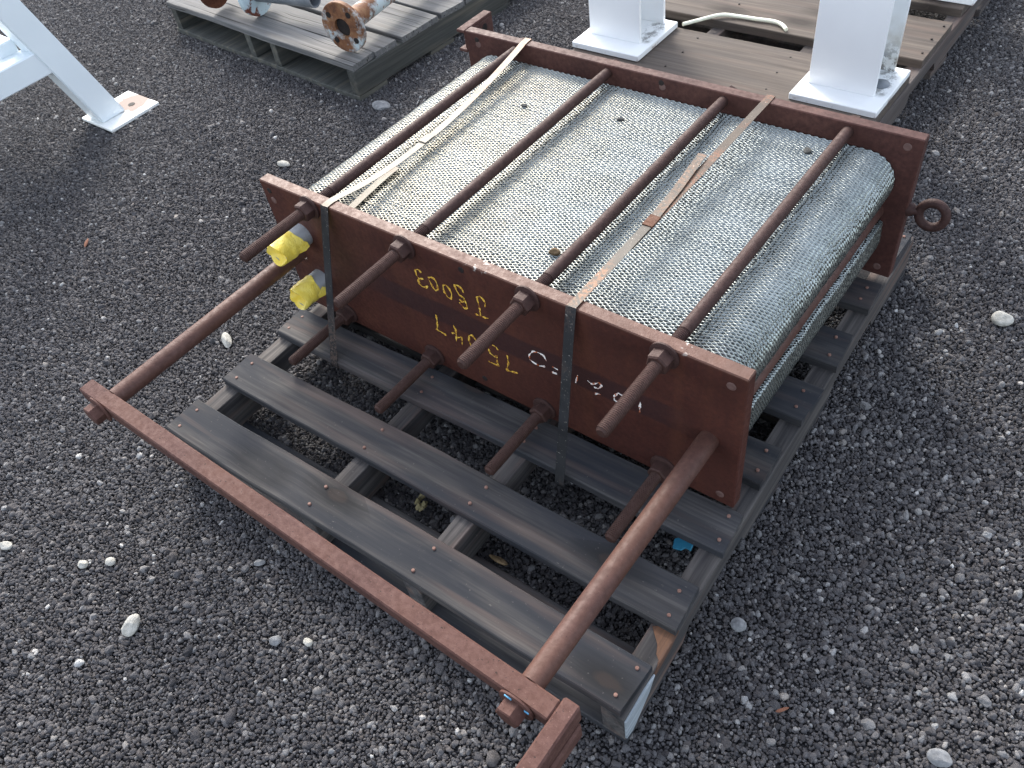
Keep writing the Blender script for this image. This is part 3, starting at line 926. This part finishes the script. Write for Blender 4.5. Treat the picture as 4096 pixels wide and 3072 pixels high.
for kk in range(NP):
    sgn = 1 if kk % 2 == 0 else -1
    drift += rg.normal(0, 0.00035)
    pro = rg.normal(0, 0.0004)
    if rg.random() < 0.03:
        drift += rg.uniform(-0.004, 0.004)
    ox = px_ + nx * pro + tx / tl * drift
    oz = pz_ + nz_ * pro + tz / tl * drift
    amp = pitch * 0.5 * rg.uniform(0.9, 1.08)
    oy = ys[kk] - pitch / 2 + sgn * amp * base_wave + rg.normal(0, 0.00025, nst)
    t2 = 0.0009
    ix, iz = ox - nx * dep, oz - nz_ * dep
    b0 = len(V) // 1
    blk = np.concatenate([np.stack([ix, oy - t2 * 0.6, iz], 1), np.stack([ox, oy - t2, oz], 1), np.stack([ox, oy + t2, oz], 1), np.stack([ix, oy + t2 * 0.6, iz], 1)])
    V.append(blk)
VV = np.concatenate(V)
fb = []
i = np.arange(nst - 1)
for q in range(3):
    fb.append(np.stack([q * nst + i, (q + 1) * nst + i, (q + 1) * nst + i + 1, q * nst + i + 1], 1))
fb = np.concatenate(fb)
FF = np.concatenate([fb + kk * 4 * nst for kk in range(NP)])
nv = len(VV)
inner = [(a - b_ * (dep - 0.0015), c_ - d_ * (dep - 0.0015)) for a, b_, c_, d_ in zip(px_[::3], nx[::3], pz_[::3], nz_[::3])]
inner.append((XL + dep, ZB + dep))
me = bpy.data.meshes.new('plate_pack')
me.vertices.add(nv)
me.vertices.foreach_set('co', VV.astype(np.float32).ravel())
me.loops.add(len(FF) * 4)
me.loops.foreach_set('vertex_index', FF.astype(np.int32).ravel())
me.polygons.add(len(FF))
me.polygons.foreach_set('loop_start', np.arange(len(FF), dtype=np.int32) * 4)
me.polygons.foreach_set('loop_total', np.full(len(FF), 4, np.int32))
me.update(calc_edges=True)
me.validate()
me.materials.append(M['mesh'])
me.materials.append(M['wall'])
mi = np.ones((NP, 3, nst - 1), np.int32)
mi[:, 1, :] = 0
me.polygons.foreach_set('material_index', mi.ravel())
pack = part('plate_pack', me, hx, label='stack of thin stainless plates whose wavy edges read as honeycomb', stuff=True)
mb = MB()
mb.prism(inner, T + 0.002, D - 0.002, 1)  # added solid backing: blocks light through the pack, dark like the cell depths
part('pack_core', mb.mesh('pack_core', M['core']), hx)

# tie rods: one of each row is built, the rest are copies
def threaded(mb, y0, y1, r):
    """thread drawn as real ridges between y0 and y1"""
    m = int(abs(y1 - y0) / 0.0019)
    prof = []
    for i_ in range(m + 1):
        h = abs(y1 - y0) * i_ / m
        prof.append((r * (1.0 if i_ % 2 else 0.90), h))
    mb.lathe(prof, 12, ytrans(0, y0, 0), cap=True)


def rod_parts(yend):
    mb = MB()
    r = 0.0122
    mb.lathe([(r, 0), (r, D - 0.056)], 16, ytrans(0, D + 0.004, 0))
    threaded(mb, 0.060, yend + 0.004, r)
    mb.lathe([(r * 0.9, 0), (r * 0.62, 0.004)], 12, ytrans(0, yend + 0.004, 0))
    rod_me = mb.mesh('tie_rod', M['rod'], True)
    mb = MB()
    mb.lathe([(0.021, 0), (0.021, 0.021), (0.018, 0.0235)], 6, ytrans(0, -0.005, 0), phase=0.35)
    nut_me = mb.mesh('nut', M['rod'])
    mb = MB()
    mb.lathe([(0.0275, 0), (0.0275, 0.0035), (0.0262, 0.0045)], 22, ytrans(0, -0.0004, 0))
    wash_me = mb.mesh('washer', M['rod'], True)
    mb = MB()
    mb.lathe([(0.0165, 0), (0.0165, 0.012)], 6, ytrans(0, D + T + 0.0125, 0))
    head_me = mb.mesh('bolt_head', M['rod'])
    return rod_me, nut_me, wash_me, head_me


up = rod_parts(-0.190)
for row_z, xs in ((0.3315, (0.157, 0.429, 0.728, 1.005)), (0.029, (0.159, 0.431, 0.730, 1.006))):
    for x in xs:
        o = bpy.data.objects.new('tie_rod', up[0])
        COL.objects.link(o)
        o.parent = hx
        o.location = (x - 0.575, -0.36, row_z)
        o.rotation_euler = (0, random.uniform(-0.5, 0.5), 0)
        for nm, me_ in (('nut', up[1]), ('washer', up[2]), ('bolt_head', up[3])):
            c_ = bpy.data.objects.new(nm, me_)
            COL.objects.link(c_)
            c_.parent = o

# guide bars along both ends of the plates
for x in (0.0525, 1.0925):
    mb = MB()
    mb.lathe([(0.0178, 0), (0.0188, 0.003), (0.0188, D + 0.515)], 24, ytrans(x, D - 0.001, 0.170))
    part('guide_bar', mb.mesh('guide_bar', M['guide'], True), hx)

# end support bar with its foot
mb = MB()
mb.box((-0.018, -0.549, 0.156), (1.1455, -0.516, 0.188), 0.0025)
sup = part('support_bar', mb.mesh('support_bar', M['bar']), hx)
mb = MB()
mb.prism([(-0.508, 0.189), (-0.508, 0.148), (-0.95, 0.148), (-0.95, 0.189)], 1.146, 1.173, 0, 0.003)
mb.box((1.150, -0.94, 0.112), (1.178, -0.516, 0.1465), 0.004)
part('foot', mb.mesh('foot', M['bar']), sup)
for x in (0.0525, 1.0925):
    mb = MB()
    mb.lathe([(0.0215, 0), (0.0215, 0.0195), (0.019, 0.0215)], 6, ytrans(x, -0.5545, 0.170), phase=0.15)
    b_ = part('bolt', mb.mesh('bolt', M['bar']), sup)
    mb = MB()
    mb.lathe([(0.030, 0), (0.030, 0.003), (0.0285, 0.0042)], 24, ytrans(x, -0.5502, 0.170))
    part('washer', mb.mesh('washer', M['bar'], True), b_)
    if x > 1:
        mb = MB()
        mb.box((1.0775, -0.5562, 0.1905), (1.0895, -0.5548, 0.1945))
        part('blue_paint', mb.mesh('blue_paint', M['bluepaint']), b_)
        mb = MB()
        mb.box((1.1105, -0.5562, 0.1810), (1.118, -0.5548, 0.1850))
        part('blue_paint', mb.mesh('blue_paint', M['bluepaint']), b_)

# capped pipe stubs
def tape_cap(x, z_, r, y0, y1, seed):
    r_ = random.Random(seed)
    mb = MB()
    n_ = 30
    rows = []
    m = 9
    for i_ in range(m + 1):
        t = i_ / m
        ring = []
        for q in range(n_):
            a = 2 * pi * q / n_
            rad = r + 0.0014 + 0.0007 * sin(a * 3 + t * 6 + seed) + r_.uniform(-0.0003, 0.0005)
            if i_ in (3, 4):
                rad += 0.0012
            yy = y0 + (y1 - y0) * t
            if i_ == 0:
                yy += 0.004 * sin(a * 2 + seed) + 0.0015 * sin(a * 5)
                rad += 0.0006 + 0.0006 * sin(a * 4 + seed)
            if i_ == m:
                yy += 0.0045 * sin(a * 2 + seed * 2)
                rad *= 0.99
            ring.append(mb.bm.verts.new((x + rad * cos(a), yy, z_ + rad * sin(a))))
        rows.append(ring)
    # puckered end folded into the bore
    for rad_f, dy in ((0.93, 0.001), (0.72, 0.010), (0.40, 0.013)):
        ring = []
        for q in range(n_):
            a = 2 * pi * q / n_
            rad = r * rad_f * (1 + 0.10 * sin(a * 4 + seed) * (rad_f < 0.9))
            ring.append(mb.bm.verts.new((x + rad * cos(a), y1 + dy + 0.006 * (rad_f > 0.5) * sin(a * 3 + seed * 1.7), z_ + rad * sin(a))))
        rows.append(ring)
    for A, B in zip(rows, rows[1:]):
        for q in range(n_):
            mb.bm.faces.new((A[q], A[(q + 1) % n_], B[(q + 1) % n_], B[q]))
    mb.bm.faces.new(rows[-1])
    # loose torn flap
    a0 = -0.2
    fl = [mb.bm.verts.new((x + rr * cos(a0 + da), yy, z_ + rr * sin(a0 + da))) for rr, da, yy in ((r + 0.0022, 0.5, y0 + 0.004), (r + 0.004, 0.25, y0 + 0.012), (r + 0.008, -0.1, y0 + 0.013), (r + 0.006, -0.4, y0 + 0.004), (r + 0.002, -0.5, y0 - 0.010), (r + 0.002, 0.1, y0 - 0.015))]
    mb.bm.faces.new(fl)
    return mb.mesh('tape_wrap', M['tape'], True)


for x, z_, seed, ye in ((0.094, 0.2375, 1, -0.083), (0.101, 0.108, 4, -0.080)):
    mb = MB()
    R_ = 0.0272
    mb.lathe([(R_, 0), (R_, -ye - 0.006 + T), (R_ - 0.003, -ye - 0.006 + T), (R_ - 0.003, 0.03)], 28, ytrans(x, T, z_), cap=False)
    p_ = part('pipe_stub', mb.mesh('pipe_stub', M['galv'], True), hx)
    part('tape_wrap', tape_cap(x, z_, R_, -0.030, ye, seed), p_)

# eye bolt and rear bracket on the rear plate
mb = MB()
ring_c = Vector((1.202, D + 0.0135, 0.182))
mb.tube([ring_c + Vector((0.0265 * cos(a), 0.0265 * sin(a) * 0.15, 0.0265 * sin(a))) for a in [2 * pi * i_ / 28 for i_ in range(28)]], 0.0095, 12, closed=True, up=(-0.15, 1, 0.0))
mb.lathe([(0.0145, -0.002), (0.0145, 0.006), (0.0098, 0.013), (0.0095, 0.024)], 14, Matrix.Translation((1.154, D + 0.0135, 0.182)) @ Matrix.Rotation(RAD(90), 4, 'Y'))
part('eye_bolt', mb.mesh('eye_bolt', M['rod'], True), hx)
mb = MB()
mb.box((-0.0345, D - 0.002, 0.3435), (-0.0085, D + 0.115, 0.3515), 0.0015)
mb.box((-0.0150, D + 0.002, 0.3005), (-0.0085, D + 0.115, 0.343), 0.0015)
mb.box((-0.0345, D - 0.002, 0.292), (-0.0085, D + 0.115, 0.300), 0.0015)
br = part('bracket', mb.mesh('bracket', M['bar']), hx)
mb = MB()
mb.lathe([(0.010, 0), (0.010, 0.001)], 14, Matrix.Translation((-0.0084, D + 0.080, 0.324)) @ Matrix.Rotation(RAD(90), 4, 'Y'))
part('bolt_hole', mb.mesh('bolt_hole', M['hole']), br)

# ------------------------------------------------------------------ steel straps round exchanger and pallet
def smooth_path(P, m=6):
    P = [Vector(p) for p in P]
    o = []
    for i_ in range(len(P) - 1):
        p0, p1, p2, p3 = P[max(0, i_ - 1)], P[i_], P[i_ + 1], P[min(len(P) - 1, i_ + 2)]
        for q in range(m):
            t = q / m
            o.append(0.5 * ((2 * p1) + (-p0 + p2) * t + (2 * p0 - 5 * p1 + 4 * p2 - p3) * t * t + (-p0 + 3 * p1 - 3 * p2 + p3) * t ** 3))
    o.append(P[-1])
    return o


def strap(label, top, drop, rear_x, tails, seal, top_mat):
    t = thing('steel_strap', label, 'strap', (drop[0][0], drop[0][1], drop[-1][2]), group='steel straps over the plate stack')
    W_ = 0.0182
    mb = MB()
    mb.strip(top, W_, (1, 0, 0))
    part('strap_top', mb.mesh('strap_top', top_mat), t)
    mb = MB()
    mb.strip(drop, W_ + 0.0025, (1, 0.05, 0))
    part('strap_front', mb.mesh('strap_front', M['strap_dark']), t, label='front run coloured dark for its shade, hanging down to the pallet board')
    mb = MB()
    mb.strip([(rear_x, D + T + 0.0015, 0.353), (rear_x, D + T + 0.0015, 0.18), (rear_x + 0.004, D + T + 0.002, 0.0)], W_, (1, 0, 0))
    part('strap_rear', mb.mesh('strap_rear', M['strap_rusty']), t)
    for P, mt in tails:
        mb = MB()
        mb.strip(P, W_, (1, 0, 0))
        part('strap_tail', mb.mesh('strap_tail', mt), t)
    p, dr = seal
    dr = Vector(dr).normalized()
    mb = MB()
    mb.strip([Vector(p) - dr * 0.016, Vector(p) + dr * 0.016], W_ + 0.003, (1, 0, 0), 0.0042)
    part('seal', mb.mesh('seal', M['seal'] if top_mat is M['strap_brown'] else M['strap_pale']), t)


topL = smooth_path([(0.2105, -0.0012, 0.3525), (0.2115, 0.028, 0.3525), (0.2200, 0.10, 0.3445), (0.2155, 0.20, 0.3315), (0.2110, 0.33, 0.3270), (0.2070, 0.46, 0.3330), (0.1985, 0.58, 0.3420), (0.186, 0.69, 0.3505), (0.1805, 0.725, 0.3530), (0.1780, 0.752, 0.3530)])
strap('pale sagging steel strap near the yellow taped pipe stubs, curving over the plate stack', topL,
      [(0.2105, -0.0014, 0.353), (0.2112, -0.020, 0.300), (0.2125, -0.072, 0.14), (0.214, -0.1175, 0.0), (0.2142, -0.121, -0.012), (0.2145, -0.119, -0.022)], 0.178,
      [(smooth_path([(0.2040, 0.215, 0.3125), (0.2050, 0.17, 0.3125), (0.2085, 0.12, 0.3115), (0.2130, 0.06, 0.310), (0.2150, 0.03, 0.309)]), M['strap_pale'])],
      ((0.2110, 0.315, 0.3285), (0, 1, 0.0)), M['strap_pale'])
topR = [(0.8235, -0.0012, 0.3545), (0.8235, 0.028, 0.3545), (0.8240, 0.12, 0.3548), (0.8235, 0.25, 0.355), (0.816, 0.37, 0.356), (0.804, 0.490, 0.358)]
strap('taut browned steel strap with a rust-orange seal between the third and fourth rods', topR,
      [(0.8235, -0.0014, 0.355), (0.8265, -0.020, 0.300), (0.8345, -0.068, 0.14), (0.8425, -0.1135, 0.0), (0.8428, -0.117, -0.012), (0.843, -0.115, -0.022)], 0.8235,
      [([(0.8245, 0.18, 0.3525), (0.8250, 0.45, 0.3525), (0.8240, 0.72, 0.3525), (0.8235, 0.7525, 0.3525)], M['strap_rusty'])],
      ((0.8232, 0.262, 0.3552), (-0.01, 1, 0.0)), M['strap_brown'])

# ------------------------------------------------------------------ white steel columns on the plank pallet
def column(label, ox, oy, anchor=False):
    f2, w_ = ('f2', 'w') if anchor else ('f2c', 'wc')          # only the right front one is grimy
    t = thing('steel_column', label, 'column', (0.765 + ox, 1.442 + oy, 0.0), group='white steel columns on the plank pallet')
    mesh_b = column.meshes
    for nm, key in (() if not anchor else (('anchor_bolt', 'a'),)) + (('base_plate', 'b'), ('flange', 'f1'), ('flange', f2), ('web', w_)):
        o = bpy.data.objects.new(nm, mesh_b[key])
        COL.objects.link(o)
        o.parent = t
        o.location = (-0.765, -1.442, 0.0)
    return t


cm = {}
mb = MB()
# base plate with a chipped lower edge
r_ = random.Random(2)
poly = [(0.640, 1.318), (0.890, 1.318), (0.890, 1.568), (0.640, 1.568)]
mb.prism(poly, 0.0015, 0.0205, 2, 0.002)
cm['b'] = mb.mesh('base_plate', M['white_base'])
mb = MB()
mb.box((0.664, 1.390, 0.0200), (0.8535, 1.402, 0.95), 0.0015)
cm['f1'] = mb.mesh('front_flange', M['white'])
mb = MB()
mb.box((0.664, 1.538, 0.0200), (0.8535, 1.550, 0.95), 0.0015)
cm['f2'] = mb.mesh('rear_flange', M['white_dirty'])
mb = MB()
mb.box((0.754, 1.4015, 0.0200), (0.764, 1.5385, 0.95))
cm['w'] = mb.mesh('web', M['white_dirty'])
mb = MB()
mb.lathe([(0.024, 0.0195), (0.024, 0.0235), (0.0215, 0.0255), (0.012, 0.0257), (0.008, 0.029)], 22, Matrix.Translation((0.846, 1.461, 0)))
cm['a'] = mb.mesh('anchor_bolt', M['washer_grey'], True)
for a_, b_ in (('f2', 'f2c'), ('w', 'wc')):
    cm[b_] = cm[a_].copy()
    cm[b_].materials[0] = M['white']
column.meshes = cm
column('white steel I-column with dirt streaks standing at the right front of the plank pallet', 0.0, 0.0, True)
column('clean white steel I-column just left of the short cream cable', -0.753, 0.008)
column('white steel column far back, only its base plate edge in view', 0.02, 0.725)

mb = MB()
mb.tube(smooth_path([(0.150, 1.585, 0.010), (0.180, 1.625, 0.010), (0.232, 1.688, 0.010), (0.290, 1.706, 0.007), (0.345, 1.710, 0.007), (0.405, 1.716, 0.007), (0.440, 1.704, 0.007), (0.463, 1.682, 0.007)], 5), 0.0062, 10)
single('cable', mb.mesh('cable', M['cable'], True), 'short bent cream cable lying across the gap between two planks', 'cable')

# ------------------------------------------------------------------ rusty pipe pieces on the old pallet
def torus_disc(mb, M4, R, r, th, n=32, holes=4):
    """flange: ring with a bore and bolt holes, extruded along +Z of M4"""
    bm2 = mb.bm
    for zz in (0, th):
        pass
    mb.lathe([(r, 0), (R - 0.002, 0), (R, 0.002), (R, th - 0.002), (R - 0.002, th), (r, th), (r, 0)], n, M4, cap=False)


fp = thing('flanged_pipe', 'rusty flanged pipe with peeling white paint and a four-hole flange on the old pallet', 'pipe', (-0.822, 1.0, 0.0))
FM = Matrix.Translation((-0.822, 0.982, 0.0905)) @ Matrix.Rotation(RAD(8), 4, 'Z') @ Matrix.Rotation(RAD(-90), 4, 'X')
mb = MB()
torus_disc(mb, FM, 0.0875, 0.032, 0.019)
fl = part('flange', mb.mesh('flange', M['flake'], True), fp)
for a in (40, 130, 220, 310):
    mb = MB()
    mb.lathe([(0.0105, 0), (0.0105, 0.001)], 14, FM @ Matrix.Translation((0.062 * cos(RAD(a)), 0.062 * sin(RAD(a)), -0.0012)))
    part('bolt_hole', mb.mesh('bolt_hole', M['hole']), fl)
mb = MB()
mb.lathe([(0.048, 0.018), (0.038, 0.035), (0.0355, 0.06), (0.0355, 0.9)], 24, FM, cap=False)
part('pipe_body', mb.mesh('pipe_body', M['flake'], True), fp)
mb = MB()
mb.lathe([(0.0315, 0.010), (0.0315, 0.9)], 20, FM, cap=True)
part('bore', mb.mesh('bore', M['hole'], True), fp)

sp_ = thing('pipe_fitting', 'red-rusted pipe fitting with flaking pale blue flange at the top edge', 'pipe fitting', (-1.40, 1.07, 0.0))
FX = Matrix.Translation((-1.402, 1.068, 0.0885)) @ Matrix.Rotation(RAD(10), 4, 'Z') @ Matrix.Rotation(RAD(90), 4, 'Y')
mb = MB()
torus_disc(mb, FX, 0.088, 0.024, 0.024)
part('flange', mb.mesh('flange', M['blue_flake'], True), sp_)
mb = MB()
mb.lathe([(0.024, 0.0), (0.036, 0.02), (0.036, 0.30), (0.030, 0.30), (0.030, 0.2)], 20, FX, cap=False)
part('pipe_stub', mb.mesh('pipe_stub', M['washer_grey'], True), sp_)
mb = MB()
mb.lathe([(0.034, 0.0), (0.034, -0.19)], 20, FX)
mb.lathe([(0.030, -0.19), (0.078, -0.19), (0.078, -0.21), (0.03, -0.21)], 26, FX)
part('pipe_body', mb.mesh('pipe_body', M['flange'], True), sp_)

# ------------------------------------------------------------------ white trestle frame at the left
tr = thing('trestle_frame', 'white painted steel trestle with a rust-stained foot plate on the gravel', 'steel frame', (-1.58, 0.40, -G))


def slanted(mb, p0, p1, wy, wx):
    """square tube between two floor-parallel sections"""
    r0 = [(p0[0] + a * wx / 2, p0[1] + b * wy / 2, p0[2]) for a, b in ((-1, -1), (1, -1), (1, 1), (-1, 1))]
    r1 = [(p1[0] + a * wx / 2, p1[1] + b * wy / 2, p1[2]) for a, b in ((-1, -1), (1, -1), (1, 1), (-1, 1))]
    A = [mb.bm.verts.new(p) for p in r0]
    B = [mb.bm.verts.new(p) for p in r1]
    fs = [mb.bm.faces.new(A[::-1]), mb.bm.faces.new(B)]
    for q in range(4):
        fs.append(mb.bm.faces.new((A[q], A[(q + 1) % 4], B[(q + 1) % 4], B[q])))
    bmesh.ops.bevel(mb.bm, geom=list({e for f in fs for e in f.edges}), offset=0.004, segments=2, affect='EDGES')


mb = MB()
slanted(mb, (-1.582, 0.409, -0.119), (-1.582, 0.075, 0.94), 0.098, 0.094)
part('leg', mb.mesh('leg', M['white_frame']), tr)
mb = MB()
slanted(mb, (-1.582, -0.56, -0.119), (-1.582, -0.225, 0.94), 0.098, 0.094)
part('leg', mb.mesh('leg', M['white_frame']), tr)
for y in (0.448, -0.60):
    mb = MB()
    mb.prism([(-1.660, y - 0.105), (-1.462, y - 0.105), (-1.462, y + 0.108), (-1.660, y + 0.108)], -0.1295, -0.1185, 2, 0.0015)
    fo = part('foot_plate', mb.mesh('foot_plate', M['white_foot']), tr)
    mb = MB()
    mb.lathe([(0.013, 0), (0.013, 0.0008)], 14, Matrix.Translation((-1.553, y + 0.048, -0.1183)))
    part('bolt_hole', mb.mesh('bolt_hole', M['hole']), fo)
mb = MB()
mb.box((-1.622, -0.44, 0.112), (-1.540, 0.29, 0.194), 0.004)
part('cross_bar', mb.mesh('cross_bar', M['white_frame']), tr)
mb = MB()
mb.box((-1.630, -0.28, 0.942), (-1.534, 0.13, 1.03), 0.004)
part('top_bar', mb.mesh('top_bar', M['white_frame']), tr)
mb = MB()
mb.box((-2.45, 0.185, 0.150), (-1.6225, 0.255, 0.235), 0.004)
part('tie_bar', mb.mesh('tie_bar', M['white_frame']), tr)


# ------------------------------------------------------------------ loose stones and scraps
def rock(name, sx, sy, sz, seed, mat, sub=3):
    r = random.Random(seed)
    bm = bmesh.new()
    bmesh.ops.create_icosphere(bm, subdivisions=sub, radius=1)
    ax = [Vector((r.uniform(-1, 1), r.uniform(-1, 1), r.uniform(-1, 1))).normalized() for _ in range(9)]
    cut = [r.uniform(0.62, 0.95) for _ in ax]
    for v in bm.verts:
        for a, c_ in zip(ax, cut):
            dd = v.co.dot(a)
            if dd > c_:
                v.co -= a * (dd - c_) * 0.9
        v.co += v.co.normalized() * r.uniform(-0.02, 0.02)
        v.co = Vector((v.co.x * sx, v.co.y * sy, v.co.z * sz))
    me = bpy.data.meshes.new(name)
    bm.to_mesh(me)
    bm.free()
    me.materials.append(mat)
    return me


STN = [
    (0.265, -0.791, 0.017, 0.025, 0.5, 'stone', 'largest white stone, upright oval, alone on the gravel in front of the support bar'),
    (-0.207, -0.151, 0.028, 0.013, -0.5, 'stone', 'long flat white stone beside the left guide bar'),
    (-0.693, 0.494, 0.024, 0.013, 0.3, 'stone', 'white stone beyond the left corner of the front end plate'),
    (0.595, -0.612, 0.010, 0.009, 0.2, 'stone', 'small white stone, right one of two below the support bar'),
    (0.539, -0.646, 0.012, 0.011, 0.9, 'grey_stone', 'small grey stone, left one of two below the support bar'),
    (0.100, -0.729, 0.012, 0.010, 0.4, 'stone', 'round white stone, right one of the pair near the left bolt'),
    (0.052, -0.767, 0.013, 0.010, 0.1, 'stone', 'squarish white stone, left one of the pair near the left bolt'),
    (-0.143, -0.840, 0.016, 0.010, 0.6, 'stone', 'white stone at the left edge of the photo'),
    (1.242, -0.140, 0.015, 0.013, 0.2, 'grey_stone', 'pale grey stone on the gravel right of the pallet corner'),
    (1.389, 0.850, 0.026, 0.020, 0.7, 'stone', 'cream stone at the right edge below the eye bolt'),
    (1.603, -0.170, 0.020, 0.014, 0.3, 'grey_stone', 'grey stone at the bottom right corner of the photo'),
    (-0.645, 0.915, 0.036, 0.024, 0.2, 'grey_stone', 'flat grey stone lying at the front corner of the old pallet'),
    (0.381, -0.549, 0.012, 0.009, 1.0, 'grey_stone', 'pale stone just under the middle of the support bar'),
]
for i, (x, y, a, b, rz, mt, lab) in enumerate(STN):
    z_ = -0.124 + min(a, b) * (0.08 if a > 0.035 else 0.35)
    single('stone', rock('stone', a, b, min(a, b) * (0.3 if a > 0.035 else 0.75), 40 + i, M[mt]), lab, 'stone', (x, y, z_), 'loose stones on the gravel', (0.2, 0.1, rz))

mb = MB()
mb.prism([(-0.020, -0.012), (-0.003, -0.014), (0.004, -0.006), (0.016, -0.013), (0.020, 0.010), (-0.004, 0.013), (-0.019, 0.008)], 0, 0.006, 2, 0.0012)
single('plastic_scrap', mb.mesh('plastic_scrap', M['blue']), 'bright blue plastic scrap on the gravel between pallet boards', 'scrap', (1.080, -0.048, -0.119), rot=(0.25, -0.2, 0.3))
mb = MB()
r_ = random.Random(4)
for i_ in range(11):                     # a tangle of curled dry leaflets
    a_ = r_.uniform(0, 6.28)
    c0 = Vector((0.007 * cos(a_), 0.016 * sin(a_), r_.uniform(-0.002, 0.008)))
    mb.tube([c0 + Vector((-0.007, -0.004, 0)), c0 + Vector((0, 0.002, 0.005)), c0 + Vector((0.006, 0.006, 0.001))], [0.002, r_.uniform(0.004, 0.006), 0.002], 6)
single('plant_scrap', mb.mesh('plant_scrap', M['leaf']), 'dry yellowish plant scrap between the pallet boards', 'scrap', (0.577, -0.258, -0.114), rot=(0.1, 0.2, 0.7))
single('bark_chip', rock('bark_chip', 0.022, 0.006, 0.003, 8, M['bark'], 2), 'reddish bark chip on gravel left of the taped pipe stubs', 'chip', (-0.947, -0.10, -0.116), rot=(0, 0.1, -0.9))
single('bark_chip', rock('bark_chip', 0.013, 0.0035, 0.003, 9, M['bark'], 2), 'thin red bark chip near the bottom right of the photo', 'chip', (1.372, -0.237, -0.117), rot=(0, 0.1, 0.9))
single('bark_chip', rock('bark_chip', 0.007, 0.006, 0.004, 10, M['bark'], 2), 'small orange chip beside the left guide bar', 'chip', (0.005, -0.330, -0.116), rot=(0, 0, 0.3))
single('bark_chip', rock('bark_chip', 0.022, 0.007, 0.004, 12, M['soil'], 2), 'small brown chip on the gravel between the two front pallet boards', 'chip', (0.800, -0.278, -0.107), rot=(0, 0.2, 0.1))
single('dirt_clump', rock('dirt_clump', 0.012, 0.009, 0.008, 21, M['soil']), 'brown dirt clump on the honeycomb plates near the front edge', 'dirt', (0.681, 0.145, 0.311), rot=(0, 0, 0.5))
for i, (x, y, s_, lab) in enumerate(((0.307, 0.552, 0.012, 'dark clump on the honeycomb plates between the first and second rods'), (0.542, 0.599, 0.013, 'dark clump on the honeycomb plates between the second and third rods'), (0.951, 0.661, 0.016, 'dark clump on the honeycomb plates just left of the fourth rod'))):
    single('dirt_clump', rock('dirt_clump', s_ * 0.75, s_ * 0.5, 0.003, 60 + i, M['dark_soil']), lab, 'dirt', (x, y, 0.308), rot=(0, 0, i))
